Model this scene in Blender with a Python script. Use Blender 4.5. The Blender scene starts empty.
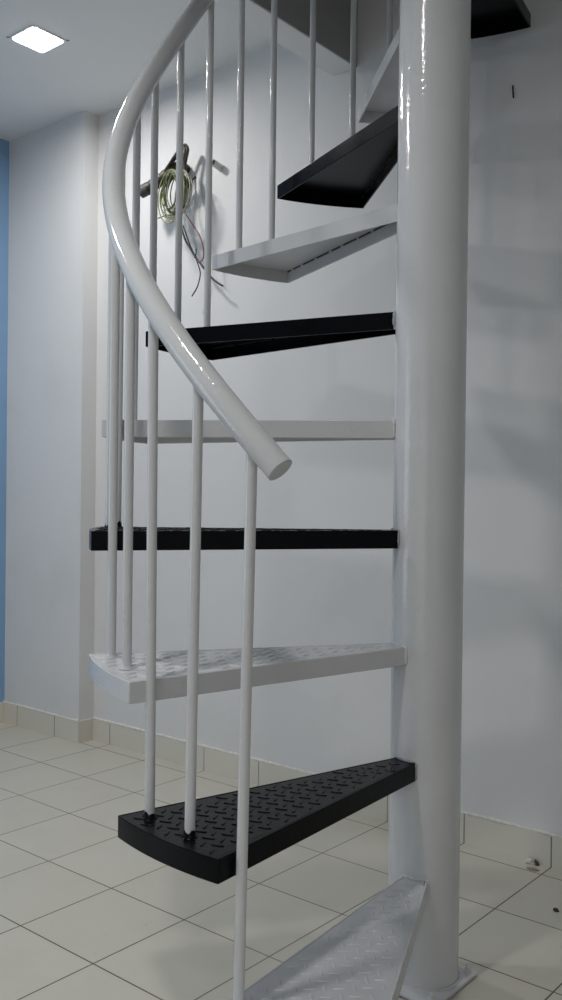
import bpy, bmesh, math, random
from mathutils import Vector, Matrix
random.seed(7)
R = math.radians
scn = bpy.context.scene
COL = scn.collection

# ------------------------------------------------------------------ helpers
def link(o, parent=None):
    COL.objects.link(o)
    if parent is not None:
        o.parent = parent
    return o

def obj(name, bm, mat, parent=None, loc=(0, 0, 0), rotz=0.0, smooth=None, bevel=None):
    bmesh.ops.recalc_face_normals(bm, faces=bm.faces[:])
    me = bpy.data.meshes.new(name)
    bm.to_mesh(me)
    bm.free()
    mats = mat if isinstance(mat, (list, tuple)) else [mat]
    for m in mats:
        me.materials.append(m)
    o = link(bpy.data.objects.new(name, me), parent)
    o.location = loc
    o.rotation_euler = (0, 0, rotz)
    if smooth is not None:
        for p in me.polygons:
            p.use_smooth = True
        me.set_sharp_from_angle(angle=R(smooth))
    if bevel:
        b = o.modifiers.new('bevel', 'BEVEL')
        b.width = bevel
        b.segments = 3
        b.limit_method = 'ANGLE'
        b.angle_limit = R(35)
        b.harden_normals = False
    return o

def tag(o, label=None, cat=None, group=None, kind=None):
    if label: o['label'] = label
    if cat: o['category'] = cat
    if group: o['group'] = group
    if kind: o['kind'] = kind
    return o

def empty(name, loc, rotz=0):
    o = bpy.data.objects.new(name, None)
    o.empty_display_size = 0.05
    o.location = loc
    o.rotation_euler = (0, 0, rotz)
    return link(o)

def box(bm, a, b):
    (x0, y0, z0), (x1, y1, z1) = a, b
    v = [bm.verts.new(p) for p in ((x0, y0, z0), (x1, y0, z0), (x1, y1, z0), (x0, y1, z0),
                                   (x0, y0, z1), (x1, y0, z1), (x1, y1, z1), (x0, y1, z1))]
    for f in ((0, 3, 2, 1), (4, 5, 6, 7), (0, 1, 5, 4), (1, 2, 6, 5), (2, 3, 7, 6), (3, 0, 4, 7)):
        bm.faces.new([v[i] for i in f])

def tube(bm, pts, radii, seg=16, cap=True):
    pts = [Vector(p) for p in pts]
    n = len(pts)
    if not isinstance(radii, (list, tuple)):
        radii = [radii] * n
    tan = []
    for i in range(n):
        t = pts[min(i + 1, n - 1)] - pts[max(i - 1, 0)]
        tan.append(t.normalized())
    ref = Vector((0, 0, 1)) if abs(tan[0].z) < 0.9 else Vector((1, 0, 0))
    u = tan[0].cross(ref).normalized()
    rings = []
    for i in range(n):
        u = (u - tan[i] * u.dot(tan[i])).normalized()
        w = tan[i].cross(u)
        rings.append([bm.verts.new(pts[i] + (u * math.cos(2 * math.pi * k / seg) + w * math.sin(2 * math.pi * k / seg)) * radii[i])
                      for k in range(seg)])
    for i in range(n - 1):
        for k in range(seg):
            bm.faces.new((rings[i][k], rings[i][(k + 1) % seg], rings[i + 1][(k + 1) % seg], rings[i + 1][k]))
    if cap:
        bm.faces.new(rings[0][::-1])
        bm.faces.new(rings[-1])

def spline(P, n=12):
    P = [Vector(p) for p in P]
    out = []
    for i in range(len(P) - 1):
        p0, p1, p2, p3 = P[max(i - 1, 0)], P[i], P[i + 1], P[min(i + 2, len(P) - 1)]
        for k in range(n):
            t = k / n
            out.append(0.5 * ((2 * p1) + (p2 - p0) * t + (2 * p0 - 5 * p1 + 4 * p2 - p3) * t * t + (3 * p1 - p0 - 3 * p2 + p3) * t ** 3))
    out.append(P[-1])
    return out

def lathe(bm, prof, seg=32, cen=(0, 0)):
    rings = []
    for r, z in prof:
        if r < 1e-6:
            rings.append([bm.verts.new((cen[0], cen[1], z))])
        else:
            rings.append([bm.verts.new((cen[0] + r * math.cos(2 * math.pi * k / seg), cen[1] + r * math.sin(2 * math.pi * k / seg), z)) for k in range(seg)])
    for a, b in zip(rings, rings[1:]):
        for k in range(seg):
            k2 = (k + 1) % seg
            if len(a) == 1 and len(b) == 1: continue
            if len(a) == 1: bm.faces.new((a[0], b[k], b[k2]))
            elif len(b) == 1: bm.faces.new((a[k], b[0], a[k2]))
            else: bm.faces.new((a[k], b[k], b[k2], a[k2]))

# ------------------------------------------------------------------ materials
class NT:
    def __init__(self, name):
        self.m = bpy.data.materials.new(name)
        self.m.use_nodes = True
        self.t = self.m.node_tree
        self.b = self.t.nodes['Principled BSDF']
    def n(self, typ, **kw):
        nd = self.t.nodes.new(typ)
        for k, v in kw.items():
            setattr(nd, k, v)
        return nd
    def l(self, a, b):
        self.t.links.new(a, b)
    def set(self, **kw):
        for k, v in kw.items():
            self.b.inputs[k.replace('_', ' ')].default_value = v
        return self
    def math(self, op, a, b=None, c=None):
        nd = self.n('ShaderNodeMath', operation=op)
        for i, v in enumerate((a, b, c)):
            if v is None: continue
            if isinstance(v, (int, float)): nd.inputs[i].default_value = v
            else: self.l(v, nd.inputs[i])
        return nd.outputs[0]
    def noise(self, scale, detail=3, coord='Object', rough=0.5):
        tc = self.n('ShaderNodeTexCoord')
        nz = self.n('ShaderNodeTexNoise')
        nz.inputs['Scale'].default_value = scale
        nz.inputs['Detail'].default_value = detail
        nz.inputs['Roughness'].default_value = rough
        self.l(tc.outputs[coord], nz.inputs['Vector'])
        return nz.outputs['Fac']
    def mix(self, fac, a, b):
        nd = self.n('ShaderNodeMix', data_type='RGBA')
        if isinstance(fac, (int, float)): nd.inputs[0].default_value = fac
        else: self.l(fac, nd.inputs[0])
        for i, v in ((6, a), (7, b)):
            if isinstance(v, tuple): nd.inputs[i].default_value = (*v, 1) if len(v) == 3 else v
            else: self.l(v, nd.inputs[i])
        return nd.outputs[2]
    def ramp(self, v, lo, hi):
        nd = self.n('ShaderNodeMapRange')
        nd.inputs[1].default_value = lo
        nd.inputs[2].default_value = hi
        self.l(v, nd.inputs[0])
        return nd.outputs[0]
    def bump(self, h, strength, dist=0.01):
        bp = self.n('ShaderNodeBump')
        bp.inputs['Strength'].default_value = strength
        bp.inputs['Distance'].default_value = dist
        self.l(h, bp.inputs['Height'])
        self.l(bp.outputs[0], self.b.inputs['Normal'])

WHITE = (0.625, 0.64, 0.655)
def paint(name, base, dark, rough, bscale=140, bst=0.12, bd=0.0015, spec=0.5):
    k = NT(name).set(Roughness=rough, Specular_IOR_Level=spec)
    f = k.ramp(k.noise(9, 4), 0.35, 0.7)
    k.l(k.mix(f, base, dark), k.b.inputs['Base Color'])
    k.bump(k.noise(bscale, 2), bst, bd)
    return k.m

M = {}
M['white_paint'] = paint('white_gloss_paint', WHITE, tuple(c * 0.95 for c in WHITE), 0.085, 105, 0.34, 0.002)
M['white_plate'] = paint('white_plate_paint', (0.61, 0.625, 0.645), (0.53, 0.54, 0.565), 0.3)
M['black_paint'] = paint('black_gloss_paint', (0.0025, 0.0030, 0.0038), (0.003, 0.0034, 0.004), 0.27, 90, 0.25, spec=0.1)
M['weld'] = paint('painted_weld', (0.42, 0.43, 0.45), (0.05, 0.05, 0.055), 0.35, 260, 0.4)
M['cap_paint'] = paint('end_cap_paint', (0.54, 0.55, 0.56), (0.50, 0.51, 0.52), 0.3)

# black rim whose last few millimetres at the pole stay white
k = NT('black_rim_paint').set(Roughness=0.2, Specular_IOR_Level=0.1)
tc = k.n('ShaderNodeTexCoord'); sp = k.n('ShaderNodeSeparateXYZ'); k.l(tc.outputs['Object'], sp.inputs[0])
e = k.math('ADD', sp.outputs[0], k.math('MULTIPLY', k.noise(160, 2), 0.004))
k.l(k.mix(k.math('LESS_THAN', e, 0.0815), (0.0028, 0.0034, 0.0048), WHITE), k.b.inputs['Base Color'])
k.bump(k.noise(90, 2), 0.25, 0.0015)
M['black_rim'] = k.m

def wallmat(name, base, smudge, amt=1.0):
    k = NT(name).set(Roughness=0.55, Specular_IOR_Level=0.25)
    f = k.math('MULTIPLY', k.ramp(k.noise(1.7, 5, rough=0.6), 0.52, 0.85), amt)
    k.l(k.mix(f, base, smudge), k.b.inputs['Base Color'])
    k.bump(k.noise(35, 4), 0.05, 0.004)
    return k.m
M['wall'] = wallmat('white_wall_emulsion', (0.71, 0.715, 0.72), (0.63, 0.635, 0.63))
M['wall_blue'] = wallmat('blue_wall_emulsion', (0.24, 0.40, 0.62), (0.22, 0.37, 0.58))
M['shaft_shade'] = wallmat('shaft_shade_grey', (0.34, 0.34, 0.33), (0.28, 0.28, 0.27))  # dark grey that carries the shade inside the stair shaft
M['ceiling'] = wallmat('ceiling_emulsion', (0.79, 0.80, 0.80), (0.76, 0.77, 0.77), 0.5)

SX, SY, OX, OY = 0.2974, 0.3026, -2.3386, 1.7063
def tilemat(name, base, dark, grout, axes, gw=0.0042, rough=0.34, fade=True):
    k = NT(name)
    tc = k.n('ShaderNodeTexCoord'); sp = k.n('ShaderNodeSeparateXYZ')
    k.l(tc.outputs['Object'], sp.inputs[0])
    line = None; ids = None
    for ax, off, size in axes:
        u = k.math('DIVIDE', k.math('SUBTRACT', sp.outputs[ax], off), size)
        fr = k.math('FRACT', u)
        d = k.math('MULTIPLY', k.math('MINIMUM', fr, k.math('SUBTRACT', 1.0, fr)), size)
        g = k.math('LESS_THAN', d, gw / 2)
        line = g if line is None else k.math('MAXIMUM', line, g)
        fl = k.math('MULTIPLY', k.math('FLOOR', u), 12.9898 if ids is None else 78.233)
        ids = fl if ids is None else k.math('ADD', ids, fl)
    rnd = k.math('FRACT', k.math('MULTIPLY', k.math('SINE', ids), 43758.5))
    st = k.ramp(k.noise(3.5, 6, rough=0.65), 0.5, 0.85)
    c = k.mix(k.math('ADD', k.math('MULTIPLY', st, 0.55), k.math('MULTIPLY', rnd, 0.25)), base, dark)
    sp2 = k.ramp(k.noise(38, 3), 0.71, 0.76)
    c = k.mix(k.math('MULTIPLY', sp2, 0.25), c, (0.30, 0.26, 0.20))
    gvar = k.ramp(k.noise(1.3, 3), 0.35, 0.6)
    gc = k.mix(gvar, grout, tuple(v * 0.45 for v in grout))
    c = k.mix(line, c, gc)
    k.l(c, k.b.inputs['Base Color'])
    k.l(k.math('ADD', rough, k.math('MULTIPLY', line, 0.4)), k.b.inputs['Roughness'])
    k.bump(k.math('SUBTRACT', 1.0, line), 0.4, 0.002)
    return k.m
M['floor'] = tilemat('cream_floor_tiles', (0.55, 0.53, 0.465), (0.46, 0.434, 0.37), (0.27, 0.235, 0.18), ((0, OX, SX), (1, OY, SY)))
M['skirt_x'] = tilemat('skirting_tiles_x', (0.67, 0.645, 0.575), (0.61, 0.585, 0.515), (0.36, 0.33, 0.27), ((0, OX, SX),), 0.004)
M['skirt_y'] = tilemat('skirting_tiles_y', (0.67, 0.645, 0.575), (0.61, 0.585, 0.515), (0.36, 0.33, 0.27), ((1, OY + 0.896, SY),), 0.004)

def plain(name, c, rough=0.5, **kw):
    k = NT(name).set(Roughness=rough, **kw)
    f = k.ramp(k.noise(60, 3), 0.3, 0.7)
    k.l(k.mix(f, c, tuple(v * 0.8 for v in c)), k.b.inputs['Base Color'])
    return k.m
M['mortar'] = plain('pale_mortar', (0.74, 0.73, 0.69), 0.8)
M['crumb'] = plain('mortar_crumb', (0.62, 0.60, 0.54), 0.9)
M['stain'] = plain('brown_stain', (0.33, 0.26, 0.18), 0.7)
M['dirt'] = plain('dark_dirt', (0.05, 0.045, 0.04), 0.8)
M['conduit'] = plain('grey_conduit', (0.07, 0.07, 0.07), 0.6)
M['tape'] = plain('olive_black_sheath', (0.022, 0.022, 0.012), 0.5)
M['brown'] = plain('brown_cable', (0.05, 0.03, 0.02), 0.45)
M['wire_yg'] = plain('yellow_green_wire', (0.27, 0.29, 0.12), 0.4)
M['wire_green'] = plain('green_wire', (0.10, 0.13, 0.055), 0.4)
M['wire_pale'] = plain('pale_wire', (0.36, 0.36, 0.27), 0.4)
M['wire_black'] = plain('black_wire', (0.02, 0.02, 0.02), 0.4)
M['wire_red'] = plain('dull_red_wire', (0.25, 0.07, 0.06), 0.4)
M['pvc'] = plain('white_pvc', (0.62, 0.63, 0.63), 0.35)
M['hole'] = plain('dark_bore', (0.012, 0.012, 0.012), 0.9)
M['lamp_trim'] = plain('lamp_trim', (0.75, 0.76, 0.77), 0.4)
M['clip'] = plain('steel_clip', (0.25, 0.25, 0.24), 0.4, Metallic=1.0)
LAMP_W = 8.4
LS = 0.140
k = NT('led_diffuser').set(Base_Color=(0.9, 0.9, 0.9, 1), Emission_Color=(1.0, 0.965, 0.94, 1), Emission_Strength=6.0)
M['led'] = k.m

# ------------------------------------------------------------------ the room
H = 1.12433
XL, XR, YF, YW, YP, XC = -3.945, 2.6, -3.2, 2.692, 2.609, -3.358
ZC, ZU = 2.8665, 4.2
HX0, HX1, HY0 = -1.915, -0.22, 1.02          # stair opening in the ceiling
def struct(name, bm, m, **kw):
    return tag(obj(name, bm, m, **kw), kind='structure')

bm = bmesh.new(); box(bm, (XL - .1, YF - .1, -0.1), (XR + .1, YW + .1, 0)); struct('floor', bm, M['floor'])
bm = bmesh.new(); box(bm, (XL - .1, YW, 0), (XR + .1, YW + 0.1, ZU)); struct('wall_back', bm, M['wall'])
bm = bmesh.new(); box(bm, (XL, YP, 0), (XC, YW, ZC)); struct('wall_pier', bm, M['wall'])
bm = bmesh.new(); box(bm, (XL - .1, YF - .1, 0), (XL, YW, ZC)); struct('wall_left', bm, M['wall_blue'])
bm = bmesh.new(); box(bm, (XR, YF - .1, 0), (XR + .1, YW, ZC)); struct('wall_right', bm, M['wall'])
bm = bmesh.new(); box(bm, (XL, YF - .1, 0), (XR, YF, ZC)); struct('wall_front', bm, M['wall'])
# ceiling slab with the stair opening
bm = bmesh.new()
T = 0.34
box(bm, (XL - .1, YF - .1, ZC), (HX0 - 0.105, YW, ZC + T))
box(bm, (HX1, YF - .1, ZC), (XR + .1, YW, ZC + T))
box(bm, (HX0 - 0.105, YF - .1, ZC), (HX1, HY0, ZC + T))
struct('ceiling', bm, M['ceiling'])
# dropped lip along the left side of the opening
bm = bmesh.new(); box(bm, (HX0 - 0.105, HY0, 2.668), (HX0, YW, ZC + T)); struct('trim_1', bm, M['ceiling'])
# slab edge facing the opening, its shade put into the colour
bm = bmesh.new(); box(bm, (HX0, HY0, 2.669), (HX0 + 0.006, YW, ZC + T)); struct('trim_4', bm, M['shaft_shade'])
# stairwell above, unseen, coloured dark to keep the shaft dim
bm = bmesh.new()
box(bm, (HX0 - .1, HY0 - .1, ZC + T), (HX0, YW, ZU)); struct('wall_stairwell_left', bm, M['shaft_shade'])
bm = bmesh.new(); box(bm, (HX1, HY0 - .1, ZC + T), (HX1 + .1, YW, ZU)); struct('wall_stairwell_right', bm, M['shaft_shade'])
bm = bmesh.new(); box(bm, (HX0, HY0 - .1, ZC + T), (HX1, HY0, ZU)); struct('wall_stairwell_front', bm, M['shaft_shade'])
bm = bmesh.new(); box(bm, (HX0 - .1, HY0 - .1, ZU), (HX1 + .1, YW, ZU + .1)); struct('ceiling_stairwell', bm, M['shaft_shade'])

HB = 0.0985
bm = bmesh.new(); box(bm, (XC, YW - 0.008, 0), (XR, YW, HB)); struct('baseboard_back', bm, M['skirt_x'])
bm = bmesh.new(); box(bm, (XL, YP - 0.008, 0), (XC + 0.008, YP, HB)); struct('baseboard_pier', bm, M['skirt_x'])
bm = bmesh.new(); box(bm, (XC, YP, 0), (XC + 0.008, YW - 0.008, HB)); struct('baseboard_return', bm, M['skirt_y'])
bm = bmesh.new(); box(bm, (XL, YF, 0), (XL + 0.008, YP - 0.008, HB)); struct('baseboard_left', bm, M['skirt_y'])
bm = bmesh.new(); box(bm, (XR - 0.008, YF, 0), (XR, YW - 0.008, HB)); struct('baseboard_right', bm, M['skirt_y'])
# ragged pale mortar bead along the top of the skirting
def mortar(p, q, name, nrm):
    rnd = random.Random(hash(round(p[0] * 100)) & 255)
    bm = bmesh.new(); n = max(4, int((Vector(q) - Vector(p)).length / 0.03))
    pts = []; rad = []
    for i in range(n + 1):
        c = Vector(p).lerp(Vector(q), i / n)
        pts.append(c); rad.append(0.0055 + rnd.uniform(-.0014, .0022))
    tube(bm, pts, rad, 8)
    struct(name, bm, M['mortar'], smooth=60)
mortar((XC + 0.006, YW - 0.003, HB), (XR, YW - 0.003, HB), 'trim_2', 1)
mortar((XL, YP - 0.003, HB), (XC + 0.004, YP - 0.003, HB), 'trim_3', 1)

# ------------------------------------------------------------------ spiral staircase
CX, CY = -1.1112, 1.8726
CR = 0.0827
RO, WI, WO, TK, RI = 0.7790, 0.0294, 0.1446, 0.0415, 0.0732
TH = [284.41, 264.43, 246.25, 227.06, 205.96, 185.65, 165.21, 147.30, 127.56, 109.08]
ZT = [0.2605, 0.5249, 0.7852, 1.0496, 1.3053, 1.5655, 1.8306, 2.0876, 2.3590, 2.6136]
root = tag(empty('spiral_staircase', (CX, CY, 0)),
           'spiral iron staircase with alternating black and white treads around a white pole', 'staircase')

bm = bmesh.new()
lathe(bm, [(CR, 0.009), (CR, 0.6), (CR, 1.5), (CR, 2.4), (CR, 3.7), (0.0, 3.7)], 96)
pole = obj('center_pole', bm, M['white_paint'], root, smooth=40)
LEAN = 0.0028                                  # the pole is a touch out of plumb
pole.rotation_euler = (-.64 * LEAN, .768 * LEAN, 0)
pole.location = (-.768 * LEAN * .9, -.64 * LEAN * .9, 0)

bm = bmesh.new(); box(bm, (-0.0965, -0.113, 0.003), (0.0957, 0.085, 0.0115))
bp = obj('base_plate', bm, M['white_paint'], root, bevel=0.0015)
def bolt_bm():
    bm = bmesh.new()
    lathe(bm, [(0.0, 0.0), (0.0125, 0.0), (0.0125, 0.002), (0.0085, 0.0025), (0.0085, 0.010), (0.005, 0.0115), (0.0045, 0.020), (0.0, 0.021)], 6)
    return bm
b0 = obj('anchor_bolt', bolt_bm(), M['white_paint'], bp, (0.079, 0.069, 0.0113), smooth=30)
for sx, sy in ((0.079, -0.098), (-0.081, -0.098), (-0.081, 0.069)):
    c = b0.copy(); COL.objects.link(c); c.parent = bp; c.location = (sx, sy, 0.0113); c.rotation_euler = (0, 0, random.random())
bm = bmesh.new(); box(bm, (-0.091, -0.107, 0), (0.090, 0.079, 0.0031))
obj('grout_bed', bm, M['dirt'], bp)
# weld fillet round the foot of the pole
bm = bmesh.new()
pts = [(math.cos(a) * (CR + .001), math.sin(a) * (CR + .0003), 0.0115) for a in [2 * math.pi * i / 90 for i in range(91)]]
tube(bm, pts, [0.0026 + random.uniform(-.0006, .0008) for _ in pts], 8)
obj('weld_bead', bm, M['white_paint'], bp, smooth=60)

def outline(ins_s, ins_a, ins_i=0.0, rc=0.0028, n=26):
    """tread outline (axis at origin, pointing +X): inset from straight sides / arc / inner end"""
    Ra = RO - ins_a
    # straight side line from (RI,WI) to (xo,WO)
    xo = math.sqrt(RO * RO - WO * WO)
    d = Vector((xo - RI, WO - WI)).normalized()
    nrm = Vector((-d.y, d.x))
    p0 = Vector((RI, WI)) - nrm * ins_s
    # inner end
    t = (RI + ins_i - p0.x) / d.x
    a = p0 + d * t
    # meet arc radius Ra
    bq = p0.dot(d); cq = p0.dot(p0) - Ra * Ra
    tt = -bq + math.sqrt(bq * bq - cq)
    c = p0 + d * tt
    ang = math.atan2(c.y, c.x)
    da = rc / Ra
    up = [a]
    c1 = c - d * rc
    for i in range(5):       # rounded corner
        s = i / 4
        arcp = Vector((math.cos(ang - da), math.sin(ang - da))) * Ra
        q = c1 * (1 - s) ** 2 + c * 2 * s * (1 - s) + arcp * s * s
        up.append(q)
    arc = [Vector((math.cos(g), math.sin(g))) * Ra for g in [(ang - da) * (1 - 2 * i / n) for i in range(1, n)]]
    dn = [Vector((p.x, -p.y)) for p in reversed(up)]
    return up + arc + dn

def rim_bm():
    bm = bmesh.new()
    o, i = outline(0, 0), outline(0.005, 0.005, 0.005, 0.003)
    L = [[bm.verts.new((p.x, p.y, z)) for p in ring] for ring, z in ((o, 0), (o, -TK), (i, -TK), (i, 0))]
    n = len(o)
    for k in range(n):
        k2 = (k + 1) % n
        for a in range(4):
            A, B = L[a], L[(a + 1) % 4]
            bm.faces.new((A[k], A[k2], B[k2], B[k]))
    return bm

def lug(bm, x, y, a, z, ln=0.0265, w=0.0062, h=0.0016):
    c, s = math.cos(a), math.sin(a)
    def P(u, v, zz): return bm.verts.new((x + u * c - v * s, y + u * s + v * c, z + zz))
    L = ln / 2; W = w / 2
    base = [(-L, 0), (-L * .62, -W * .8), (0, -W), (L * .62, -W * .8), (L, 0), (L * .62, W * .8), (0, W), (-L * .62, W * .8)]
    bs = [P(u, v, 0) for u, v in base]
    tp = [P(u * .82, v * .55, h) for u, v in base]
    for i in range(8):
        j = (i + 1) % 8
        bm.faces.new((bs[i], bs[j], tp[j], tp[i]))
    bm.faces.new(tp)

LUG = R(29)
def plate_bm(rng):
    bm = bmesh.new()
    o = outline(0.0070, 0.0052, 0.006, 0.002)
    zt, zb = -0.0006, -0.0056
    a = [bm.verts.new((p.x, p.y, zt)) for p in o]
    b = [bm.verts.new((p.x, p.y, zb)) for p in o]
    bm.faces.new(a); bm.faces.new(b[::-1])
    n = len(o)
    for k in range(n):
        k2 = (k + 1) % n
        bm.faces.new((a[k], a[k2], b[k2], b[k]))
    # short weld tabs that hold the plate to the rim
    xo = math.sqrt(RO * RO - WO * WO)
    d = Vector((xo - RI, WO - WI)).normalized(); nv = Vector((-d.y, d.x))
    for s in (1, -1):
        t = 0.05
        while t < 0.66:
            ln = rng.uniform(0.009, 0.016)
            p = Vector((RI, WI)) + d * t - nv * 0.0076
            q = p + d * ln; p2 = p + nv * 0.0030; q2 = q + nv * 0.0030
            vs = [(p, zt - .0004), (q, zt - .0004), (q2, zt - .0004), (p2, zt - .0004), (p, -.0098), (q, -.0098), (q2, -.0098), (p2, -.0098)]
            V = [bm.verts.new((u.x, s * u.y, z)) for u, z in vs]
            for f in ((0, 1, 2, 3), (7, 6, 5, 4), (0, 4, 5, 1), (1, 5, 6, 2), (2, 6, 7, 3), (3, 7, 4, 0)):
                bm.faces.new([V[i] for i in f])
            t += ln + rng.uniform(0.045, 0.075)
    # raised chequer lugs, alternating direction
    pit = 0.0262
    for i in range(-20, 40):
        for j in range(-20, 40):
            u, v = i * pit, j * pit
            c29, s29 = math.cos(LUG), math.sin(LUG)
            x, y = 0.12 + u * c29 - v * s29, u * s29 + v * c29
            if x < 0.10: continue
            lim = WI + (WO - WI) * (x - RI) / (xo - RI) - 0.019
            if abs(y) > lim or math.hypot(x, y) > RO - 0.017: continue
            lug(bm, x, y, LUG if (i + j) % 2 else LUG + R(90), zt)
    return bm

def seam_bm(sg):
    # strip laid along the joint between plate and rim, dark on most treads
    bm = bmesh.new()
    xo = math.sqrt(RO * RO - WO * WO)
    d = Vector((xo - RI, WO - WI)).normalized(); nv = Vector((-d.y, d.x))
    p = Vector((RI, WI)) + d * 0.03 - nv * 0.0072
    q = p + d * 0.665; p2 = p + nv * 0.0021; q2 = q + nv * 0.0021
    V = [bm.verts.new((u.x, sg * u.y, z)) for z in (-.0008, -.0092) for u in (p, q, q2, p2)]
    for f in ((0, 1, 2, 3), (7, 6, 5, 4), (0, 4, 5, 1), (1, 5, 6, 2), (2, 6, 7, 3), (3, 7, 4, 0)):
        bm.faces.new([V[i] for i in f])
    return bm

rng = random.Random(3)
W = [M['white_paint'], M['white_plate']]
BAR_R = 0.0736 * 10 - 0.0003
bars = {1: [(276.0, 277.3)], 2: [(266.9, 267.7), (257.2, 256.7)], 3: [(248.5, 248.3), (238.2, 237.7)],
        4: [(228.2, 228.2), (217.6, 217.6)], 5: [(207.6, 207.6), (199.3, 199.3)], 6: [(189.5, 189.5), (179.7, 179.7)],
        7: [(170.3, 170.3), (161.1, 161.1)], 8: [(150.7, 150.7), (140.3, 140.3)], 9: [(131.3, 131.3), (122.0, 122.0)],
        10: [(112.6, 112.6), (103.5, 103.5)]}
def rail(ang):
    u = R(284 - ang)
    if u < 2.0:
        z = 1.1369 + .7541 * u - .0957 * u * u + .0631 * u ** 3
    else:
        z = 1.1369 + 1.5082 - .3828 + .5048 + (u - 2) * 0.75
    r = BAR_R * (1 - .0017 - .0018 * min(u, 2))
    a = R(ang)
    return Vector((r * math.cos(a), r * math.sin(a), z))

names = {1: 'lowest white tread', 2: 'lowest black tread, gloss checker plate'}
for i in range(10):
    blk = i % 2 == 1
    z = ZT[i]
    tr = obj('stair_tread', rim_bm(), M['black_rim'] if blk else M['white_paint'], root, (0, 0, z), R(TH[i]), bevel=0.0016)
    if i == 2: tr.rotation_euler = (R(-1.3), 0, R(TH[i]))     # sags a little towards its front corner
    if i == 6: tr.scale = (1, 0.965, 1)
    tr['label'] = ('gloss black' if blk else 'white painted') + ' wedge shaped checker plate tread'
    obj('checker_plate', plate_bm(rng), M['black_paint'] if blk else M['white_plate'], tr, bevel=None)
    for sg in (1, -1):
        sm = obj('plate_seam', seam_bm(sg), M['white_plate'] if i == 0 else (M['hole'] if blk else M['dirt']), tr)
        if i: sm['label'] = 'thin dark line between plate and rim'
    # weld bead where the tread meets the pole
    bm = bmesh.new()
    aw = math.asin((WI - .001) / CR)
    pts = [Vector((CR * math.cos(t), CR * math.sin(t), 0.0005)) for t in [aw * (1 - 2 * q / 16) for q in range(17)]]
    pts = [Vector((pts[0].x + .001, pts[0].y + .002, -TK * .9 + TK * .85 * q / 8)) for q in range(8)] + pts + \
          [Vector((pts[-1].x + .001, pts[-1].y - .002, -TK * .05 - TK * .85 * q / 8)) for q in range(8)]
    tube(bm, pts, [0.003 + rng.uniform(-.0012, .0018) for _ in pts], 7)
    wb = obj('weld_bead', bm, M['weld'] if blk else M['white_paint'], tr, smooth=60)
    for a0, a1 in bars[i + 1]:
        p = Vector((BAR_R * math.cos(R(a0)), BAR_R * math.sin(R(a0)), z - 0.001))
        q = rail(a1) - Vector((0, 0, 0.012))
        bm = bmesh.new(); n = 8
        tube(bm, [Vector((0, 0, 0)).lerp(q - p, s / n) for s in range(n + 1)], 0.00965, 24)
        ba = obj('baluster', bm, M['white_paint'], root, p, smooth=40)
        bm = bmesh.new()
        prof_n = 14
        rings = []
        hts = [rng.uniform(0.006, 0.017) for _ in range(prof_n)]
        for lv in range(4):
            ring = []
            for s in range(prof_n):
                g = 2 * math.pi * s / prof_n
                rr = (0.0140 + rng.uniform(-.001, .003), 0.0116, 0.0104, 0.0098)[lv]
                hh = (0.0006, 0.003, hts[s] * .7, hts[s])[lv]
                ring.append(bm.verts.new((rr * math.cos(g), rr * math.sin(g), hh)))
            rings.append(ring)
        for A, B in zip(rings, rings[1:]):
            for s in range(prof_n):
                s2 = (s + 1) % prof_n
                bm.faces.new((A[s], A[s2], B[s2], B[s]))
        col = obj('weld_collar', bm, M['black_paint'] if blk else M['white_paint'], ba, smooth=60)
        if blk: col['label'] = 'ragged black painted weld at the foot of the baluster'

# handrail
A0 = 281.6
N = 220
pts = [rail(A0 + (100 - A0) * s / N) for s in range(N + 1)]
RR = 0.0243
bm = bmesh.new()
tube(bm, pts, RR, 48)
hrail = obj('handrail', bm, M['white_paint'], root, smooth=40)
# end cap: a flat disc welded into the lower mouth
t = (pts[0] - pts[1]).normalized()
bm = bmesh.new()
cp = [pts[0] - t * .002, pts[0] + t * 0.0008, pts[0] + t * 0.0014]
tube(bm, cp, [RR - 0.0022, RR - 0.0022, RR - 0.0032], 40)
obj('end_cap', bm, M['cap_paint'], hrail, smooth=30)

# ------------------------------------------------------------------ wiring on the back wall
def wire(name, P, r, m, parent=None, seg=8, n=10):
    bm = bmesh.new(); tube(bm, spline(P, n), r, seg)
    return obj(name, bm, m, parent, smooth=60)

cb = tag(empty('cable_bundle', (-2.75, YW, 2.5)),
         'dark sheathed cable stub sticking out of the white wall above the wire coil', 'cable')
org = Vector((-2.75, YW, 2.5))
def rel(P): return [Vector(p) - org for p in P]
spine = rel([(-2.772, 2.699, 2.490), (-2.768, 2.665, 2.497), (-2.772, 2.640, 2.493), (-2.795, 2.615, 2.470), (-2.828, 2.595, 2.438), (-2.866, 2.58, 2.414), (-2.901, 2.565, 2.3970)])
bm = bmesh.new(); sp_ = spline(spine, 10)
nn = len(sp_)
tube(bm, sp_, [0.014 + 0.011 * min(1, 1.3 * i / nn) * (1 + .10 * math.sin(i * 1.3)) for i in range(nn)], 18)
obj('sheath', bm, M['tape'], cb, smooth=60)
e0, e1 = sp_[-8], sp_[-1]
d = (e1 - e0).normalized()
bm = bmesh.new()
tube(bm, [e0 + d * .008, e1 + d * .01, e1 + d * .018, e1 + d * 0.018, e1 + d * 0.004], [0.0265, 0.0255, 0.024, 0.018, 0.017], 20)
o = obj('conduit_end', bm, M['conduit'], cb, smooth=40); o['label'] = 'grey open conduit end'
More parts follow.
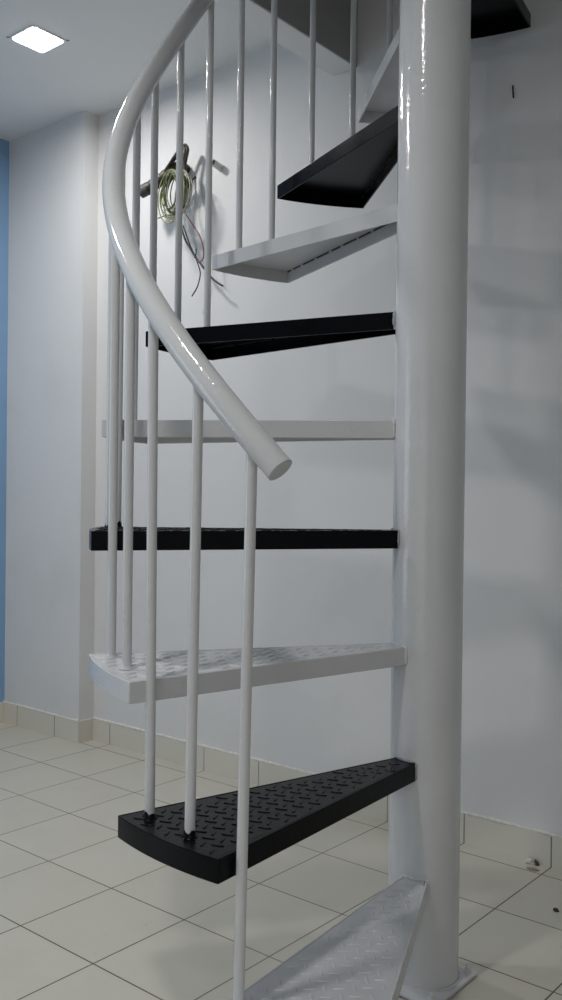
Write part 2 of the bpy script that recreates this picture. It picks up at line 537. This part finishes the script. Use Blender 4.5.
for j, off in enumerate(((0, 0, 0), (0.004, -.009, .002), (-.008, -.010, -.010), (-.004, -.014, -.006))):
    P = [(-2.810, 2.60, 2.455), (-2.776, 2.61, 2.498), (-2.745, 2.62, 2.538), (-2.7200, 2.63, 2.560), (-2.7060, 2.63, 2.542), (-2.7139, 2.63, 2.512), (-2.7221, 2.63, 2.473), (-2.7025, 2.63, 2.42), (-2.700, 2.625, 2.405)]
    wire('looped_core', rel([Vector(p) + Vector(off) for p in P]), 0.0050, (M['brown'], M['tape'], M['wire_black'], M['brown'])[j], cb)
wire('stub_core', rel([(-2.7025, 2.63, 2.42), (-2.689, 2.626, 2.410), (-2.682, 2.62, 2.395), (-2.690, 2.612, 2.380)]), 0.010, M['tape'], cb)
wc = tag(empty('wire_coil', (-2.735, 2.585, 2.350)),
         'coil of thin yellow green wire with loose tails hanging below the dark cable stub', 'wire')
def relc(P): return [Vector(p) - Vector((-2.735, 2.585, 2.350)) for p in P]
wire('loose_core', relc([(-2.7221, 2.697, 2.455), (-2.74, 2.655, 2.40), (-2.7547, 2.64, 2.2773), (-2.7344, 2.64, 2.1915), (-2.6944, 2.64, 2.1335), (-2.6578, 2.64, 2.087), (-2.6218, 2.64, 2.0491), (-2.5652, 2.64, 1.9926), (-2.5194, 2.645, 1.9613)]), 0.0042, M['wire_black'], wc)
wire('loose_core', relc([(-2.742, 2.64, 2.24), (-2.715, 2.65, 2.165), (-2.6825, 2.65, 2.1082), (-2.6604, 2.65, 2.0641), (-2.6499, 2.65, 2.027), (-2.6664, 2.65, 1.9786), (-2.6976, 2.65, 1.9441)]), 0.0026, M['wire_black'], wc)
wire('loose_core', relc([(-2.676, 2.65, 2.135), (-2.671, 2.645, 2.112), (-2.682, 2.648, 2.100)]), 0.0028, M['wire_black'], wc)
rw = wire('loose_core', relc([(-2.7221, 2.625, 2.44), (-2.735, 2.61, 2.36), (-2.7093, 2.62, 2.2843), (-2.6609, 2.62, 2.2196), (-2.6219, 2.62, 2.1674), (-2.6029, 2.62, 2.1141), (-2.6052, 2.62, 2.0765), (-2.6304, 2.62, 2.0685), (-2.65, 2.63, 2.08)]), 0.0026, M['wire_red'], wc)
rw['label'] = 'thin dull red wire tail'
rg = random.Random(11)
for j in range(17):
    ax = 0.066 + rg.uniform(-.026, .014); az = 0.088 + rg.uniform(-.024, .012)
    ph = rg.uniform(0, 6.28); tilt = rg.uniform(-.25, .25); dy = rg.uniform(-.022, .022); dx = rg.uniform(-.012, .012)
    if j == 11: ax, az, dx = 0.086, 0.104, 0.008
    if j == 12: ax, az, dx = 0.062, 0.112, -0.010
    P = []
    for s in range(40):
        g = ph + 2 * math.pi * s / 39 * 1.0
        u, w = ax * math.cos(g), az * math.sin(g)
        P.append(Vector((dx + u * math.cos(tilt) - w * math.sin(tilt), dy + .012 * math.sin(g + ph), (0.1 - az) * .6 + u * math.sin(tilt) + w * math.cos(tilt))))
    wire('wire_loop', P, 0.0025, M['wire_green'] if j % 3 == 1 else (M['wire_pale'] if j % 3 == 2 else M['wire_yg']), wc, 7, 2)
wire('wire_end', [Vector(p) - Vector((-2.735, 2.585, 2.350)) for p in ((-2.85, 2.6, 2.2804), (-2.80, 2.595, 2.281), (-2.7572, 2.6, 2.2784), (-2.72, 2.6, 2.285), (-2.68, 2.59, 2.30))], 0.0026, M['wire_green'], wc)

# short open conduit stub
st = tag(empty('conduit_stub', (-2.5800, YW, 2.4560)), 'short white conduit stub with an open dark mouth poking out of the wall', 'pipe')
def turn(bm):
    bmesh.ops.rotate(bm, verts=bm.verts[:], cent=(0, 0, 0), matrix=Matrix.Rotation(R(90), 3, 'X'))
bm = bmesh.new(); lathe(bm, [(0.0138, -0.006), (0.0138, 0.046), (0.0126, 0.0465), (0.0124, 0.010)], 28); turn(bm)
o = obj('pipe', bm, M['pvc'], st, smooth=40); o.rotation_euler = (R(-12), 0, 0)
bm = bmesh.new(); lathe(bm, [(0.0125, 0.008), (0.01248, 0.043), (0.0, 0.0432)], 28); turn(bm)
obj('bore', bm, M['hole'], o, smooth=40)

# bent wire end standing out of the wall at the right
bm = bmesh.new(); tube(bm, spline([(-.0008, -0.001, 0.0200), (-.0004, -0.0015, 0.0130), (0.0004, -0.0015, 0.0), (0.002, -0.001, -0.020)], 6), [0.0026] * 19, 8)
tag(obj('wall_peg', bm, M['hole'], None, (-1.3053, YW, 2.413), smooth=50), 'small black vertical peg on the shaded wall right of the pole', 'peg')

# debris at the foot of the wall
def lump(name, loc, size, m, seed, label, cat):
    rg = random.Random(seed); bm = bmesh.new()
    bmesh.ops.create_icosphere(bm, subdivisions=3, radius=1)
    from mathutils import noise
    for v in bm.verts:
        f = 1 + 0.45 * noise.noise(v.co * 1.9 + Vector((seed, 0, 0))) + .2 * noise.noise(v.co * 5)
        v.co = Vector((v.co.x * size[0], v.co.y * size[1], max(v.co.z * f, -0.35) * size[2])) * 1.0
        v.co.x *= f; v.co.y *= f
    mn = min(v.co.z for v in bm.verts)
    for v in bm.verts: v.co.z -= mn
    return tag(obj(name, bm, m, None, loc, smooth=50), label, cat)
lump('mortar_crumb', (-1.211, 2.669, 0), (0.017, 0.009, 0.012), M['crumb'], 2, 'pale crumb of mortar on the floor against the skirting tiles', 'debris')
lump('mortar_crumb', (-1.192, 2.672, 0), (0.009, 0.006, 0.010), M['dirt'], 5, 'dark crumb of dirt beside the pale mortar crumb at the skirting', 'debris')
lump('dirt_crumb', (-1.0158, 2.4087, 0), (0.008, 0.006, 0.006), M['dirt'], 8, 'single dark dirt crumb on the open floor tile at far right', 'debris')
lump('dried_splash', (-1.185, 2.632, 0), (0.018, 0.012, 0.0025), M['stain'], 4, 'brown dried splash on the floor joint in front of the mortar crumb', 'stain')

# ------------------------------------------------------------------ lights
lx, ly = -2.972, 2.087
dl = tag(empty('ceiling_downlight', (lx, ly, ZC)), 'square white LED downlight glowing in the ceiling', 'ceiling light')
h = LS / 2
def rsq(hw, r, n=6):
    out = []
    for q, (sx, sy) in enumerate(((1, 1), (-1, 1), (-1, -1), (1, -1))):
        for k in range(n + 1):
            a = R(90) * (q + k / n)
            out.append((sx * (hw - r) + r * math.cos(a), sy * (hw - r) + r * math.sin(a)))
    return out
bm = bmesh.new()
P = rsq(h, 0.014)
t0 = [bm.verts.new((x, y, -0.002)) for x, y in P]; t1 = [bm.verts.new((x, y, -0.008)) for x, y in P]
bm.faces.new(t0); bm.faces.new(t1[::-1])
for i in range(len(P)):
    j = (i + 1) % len(P); bm.faces.new((t0[i], t0[j], t1[j], t1[i]))
obj('diffuser', bm, M['led'], dl)
bm = bmesh.new()
g = h + 0.008
rings = [[bm.verts.new((x, y, z)) for x, y in rsq(hw, r)] for hw, r, z in ((h + .0006, .0146, 0), (h + .0006, .0146, -.005), (g, .022, -.005), (g, .022, 0))]
for A, B in zip(rings, rings[1:] + rings[:1]):
    for i in range(len(A)):
        j = (i + 1) % len(A); bm.faces.new((A[i], A[j], B[j], B[i]))
obj('lamp_frame', bm, M['lamp_trim'], dl)
for s in (-1, 1):
    bm = bmesh.new(); box(bm, (-0.006, -0.003, -0.002), (0.006, 0.003, 0))
    obj('spring_clip', bm, M['clip'], dl, (s * (g + .001), s * (g + .001), 0), R(45))

def area(name, loc, w, size=LS, color=(1.0, 0.972, 0.945), spread=180):
    L = bpy.data.lights.new(name, 'AREA'); L.shape = 'SQUARE'; L.size = size; L.energy = w; L.color = color; L.spread = R(spread)
    o = bpy.data.objects.new(name, L); o.location = loc; link(o); return o
area('downlight_lamp', (lx, ly, ZC - .0095), LAMP_W * 0.78, 0.125, spread=174)
for nm, x, y, w, sz, sprd in (('downlight_lamp', -2.98, 0.72, LAMP_W * 1.35, LS, 168), ('downlight_lamp', -1.22, 0.42, LAMP_W * 0.85, LS, 152),
                              ('panel_lamp', 0.93, -1.2, LAMP_W * 2.1, 0.28, 124)):
    area(nm, (x, y, ZC - .006), w, sz, spread=sprd)
wl = area('cool_fill', (XL + .02, -1.0, 1.3), 10.0, 1.6, (0.80, 0.90, 1.0))  # added cool fill from the left side, no window is built
wl.rotation_euler = (0, R(-90), 0)
wf = area('cool_fill', (-0.2, YF + .02, 1.1), 5.0, 2.2, (0.9, 0.95, 1.0))  # added soft fill from behind the camera for the lower walls, no window there
wf.rotation_euler = (R(90), 0, 0)

w = bpy.data.worlds.new('world'); scn.world = w; w.use_nodes = True
w.node_tree.nodes['Background'].inputs[0].default_value = (0.5, 0.6, 0.75, 1)
w.node_tree.nodes['Background'].inputs[1].default_value = 0.1

# ------------------------------------------------------------------ camera
yaw, pit, rol, f = -R(39.8275), R(0.1883), R(0.5574), 916.09
fw = Vector((math.sin(yaw) * math.cos(pit), math.cos(yaw) * math.cos(pit), -math.sin(pit)))
rt = Vector((math.cos(yaw), -math.sin(yaw), 0)); up = rt.cross(fw)
r2 = rt * math.cos(rol) + up * math.sin(rol); u2 = up * math.cos(rol) - rt * math.sin(rol)
cam = bpy.data.cameras.new('camera')
cam.sensor_fit = 'VERTICAL'; cam.sensor_height = 36.0; cam.lens = 36.0 * f / 1000.0; cam.clip_start = 0.01
co = bpy.data.objects.new('camera', cam); link(co)
mt = Matrix((r2, u2, -fw)).transposed().to_4x4(); mt.translation = Vector((0, 0, H))
co.matrix_world = mt
scn.camera = co
scn.view_settings.view_transform = 'Standard'
scn.view_settings.look = 'None'
scn.view_settings.gamma = 1.0
scn.view_settings.use_curve_mapping = False
scn.view_settings.exposure = 0.62
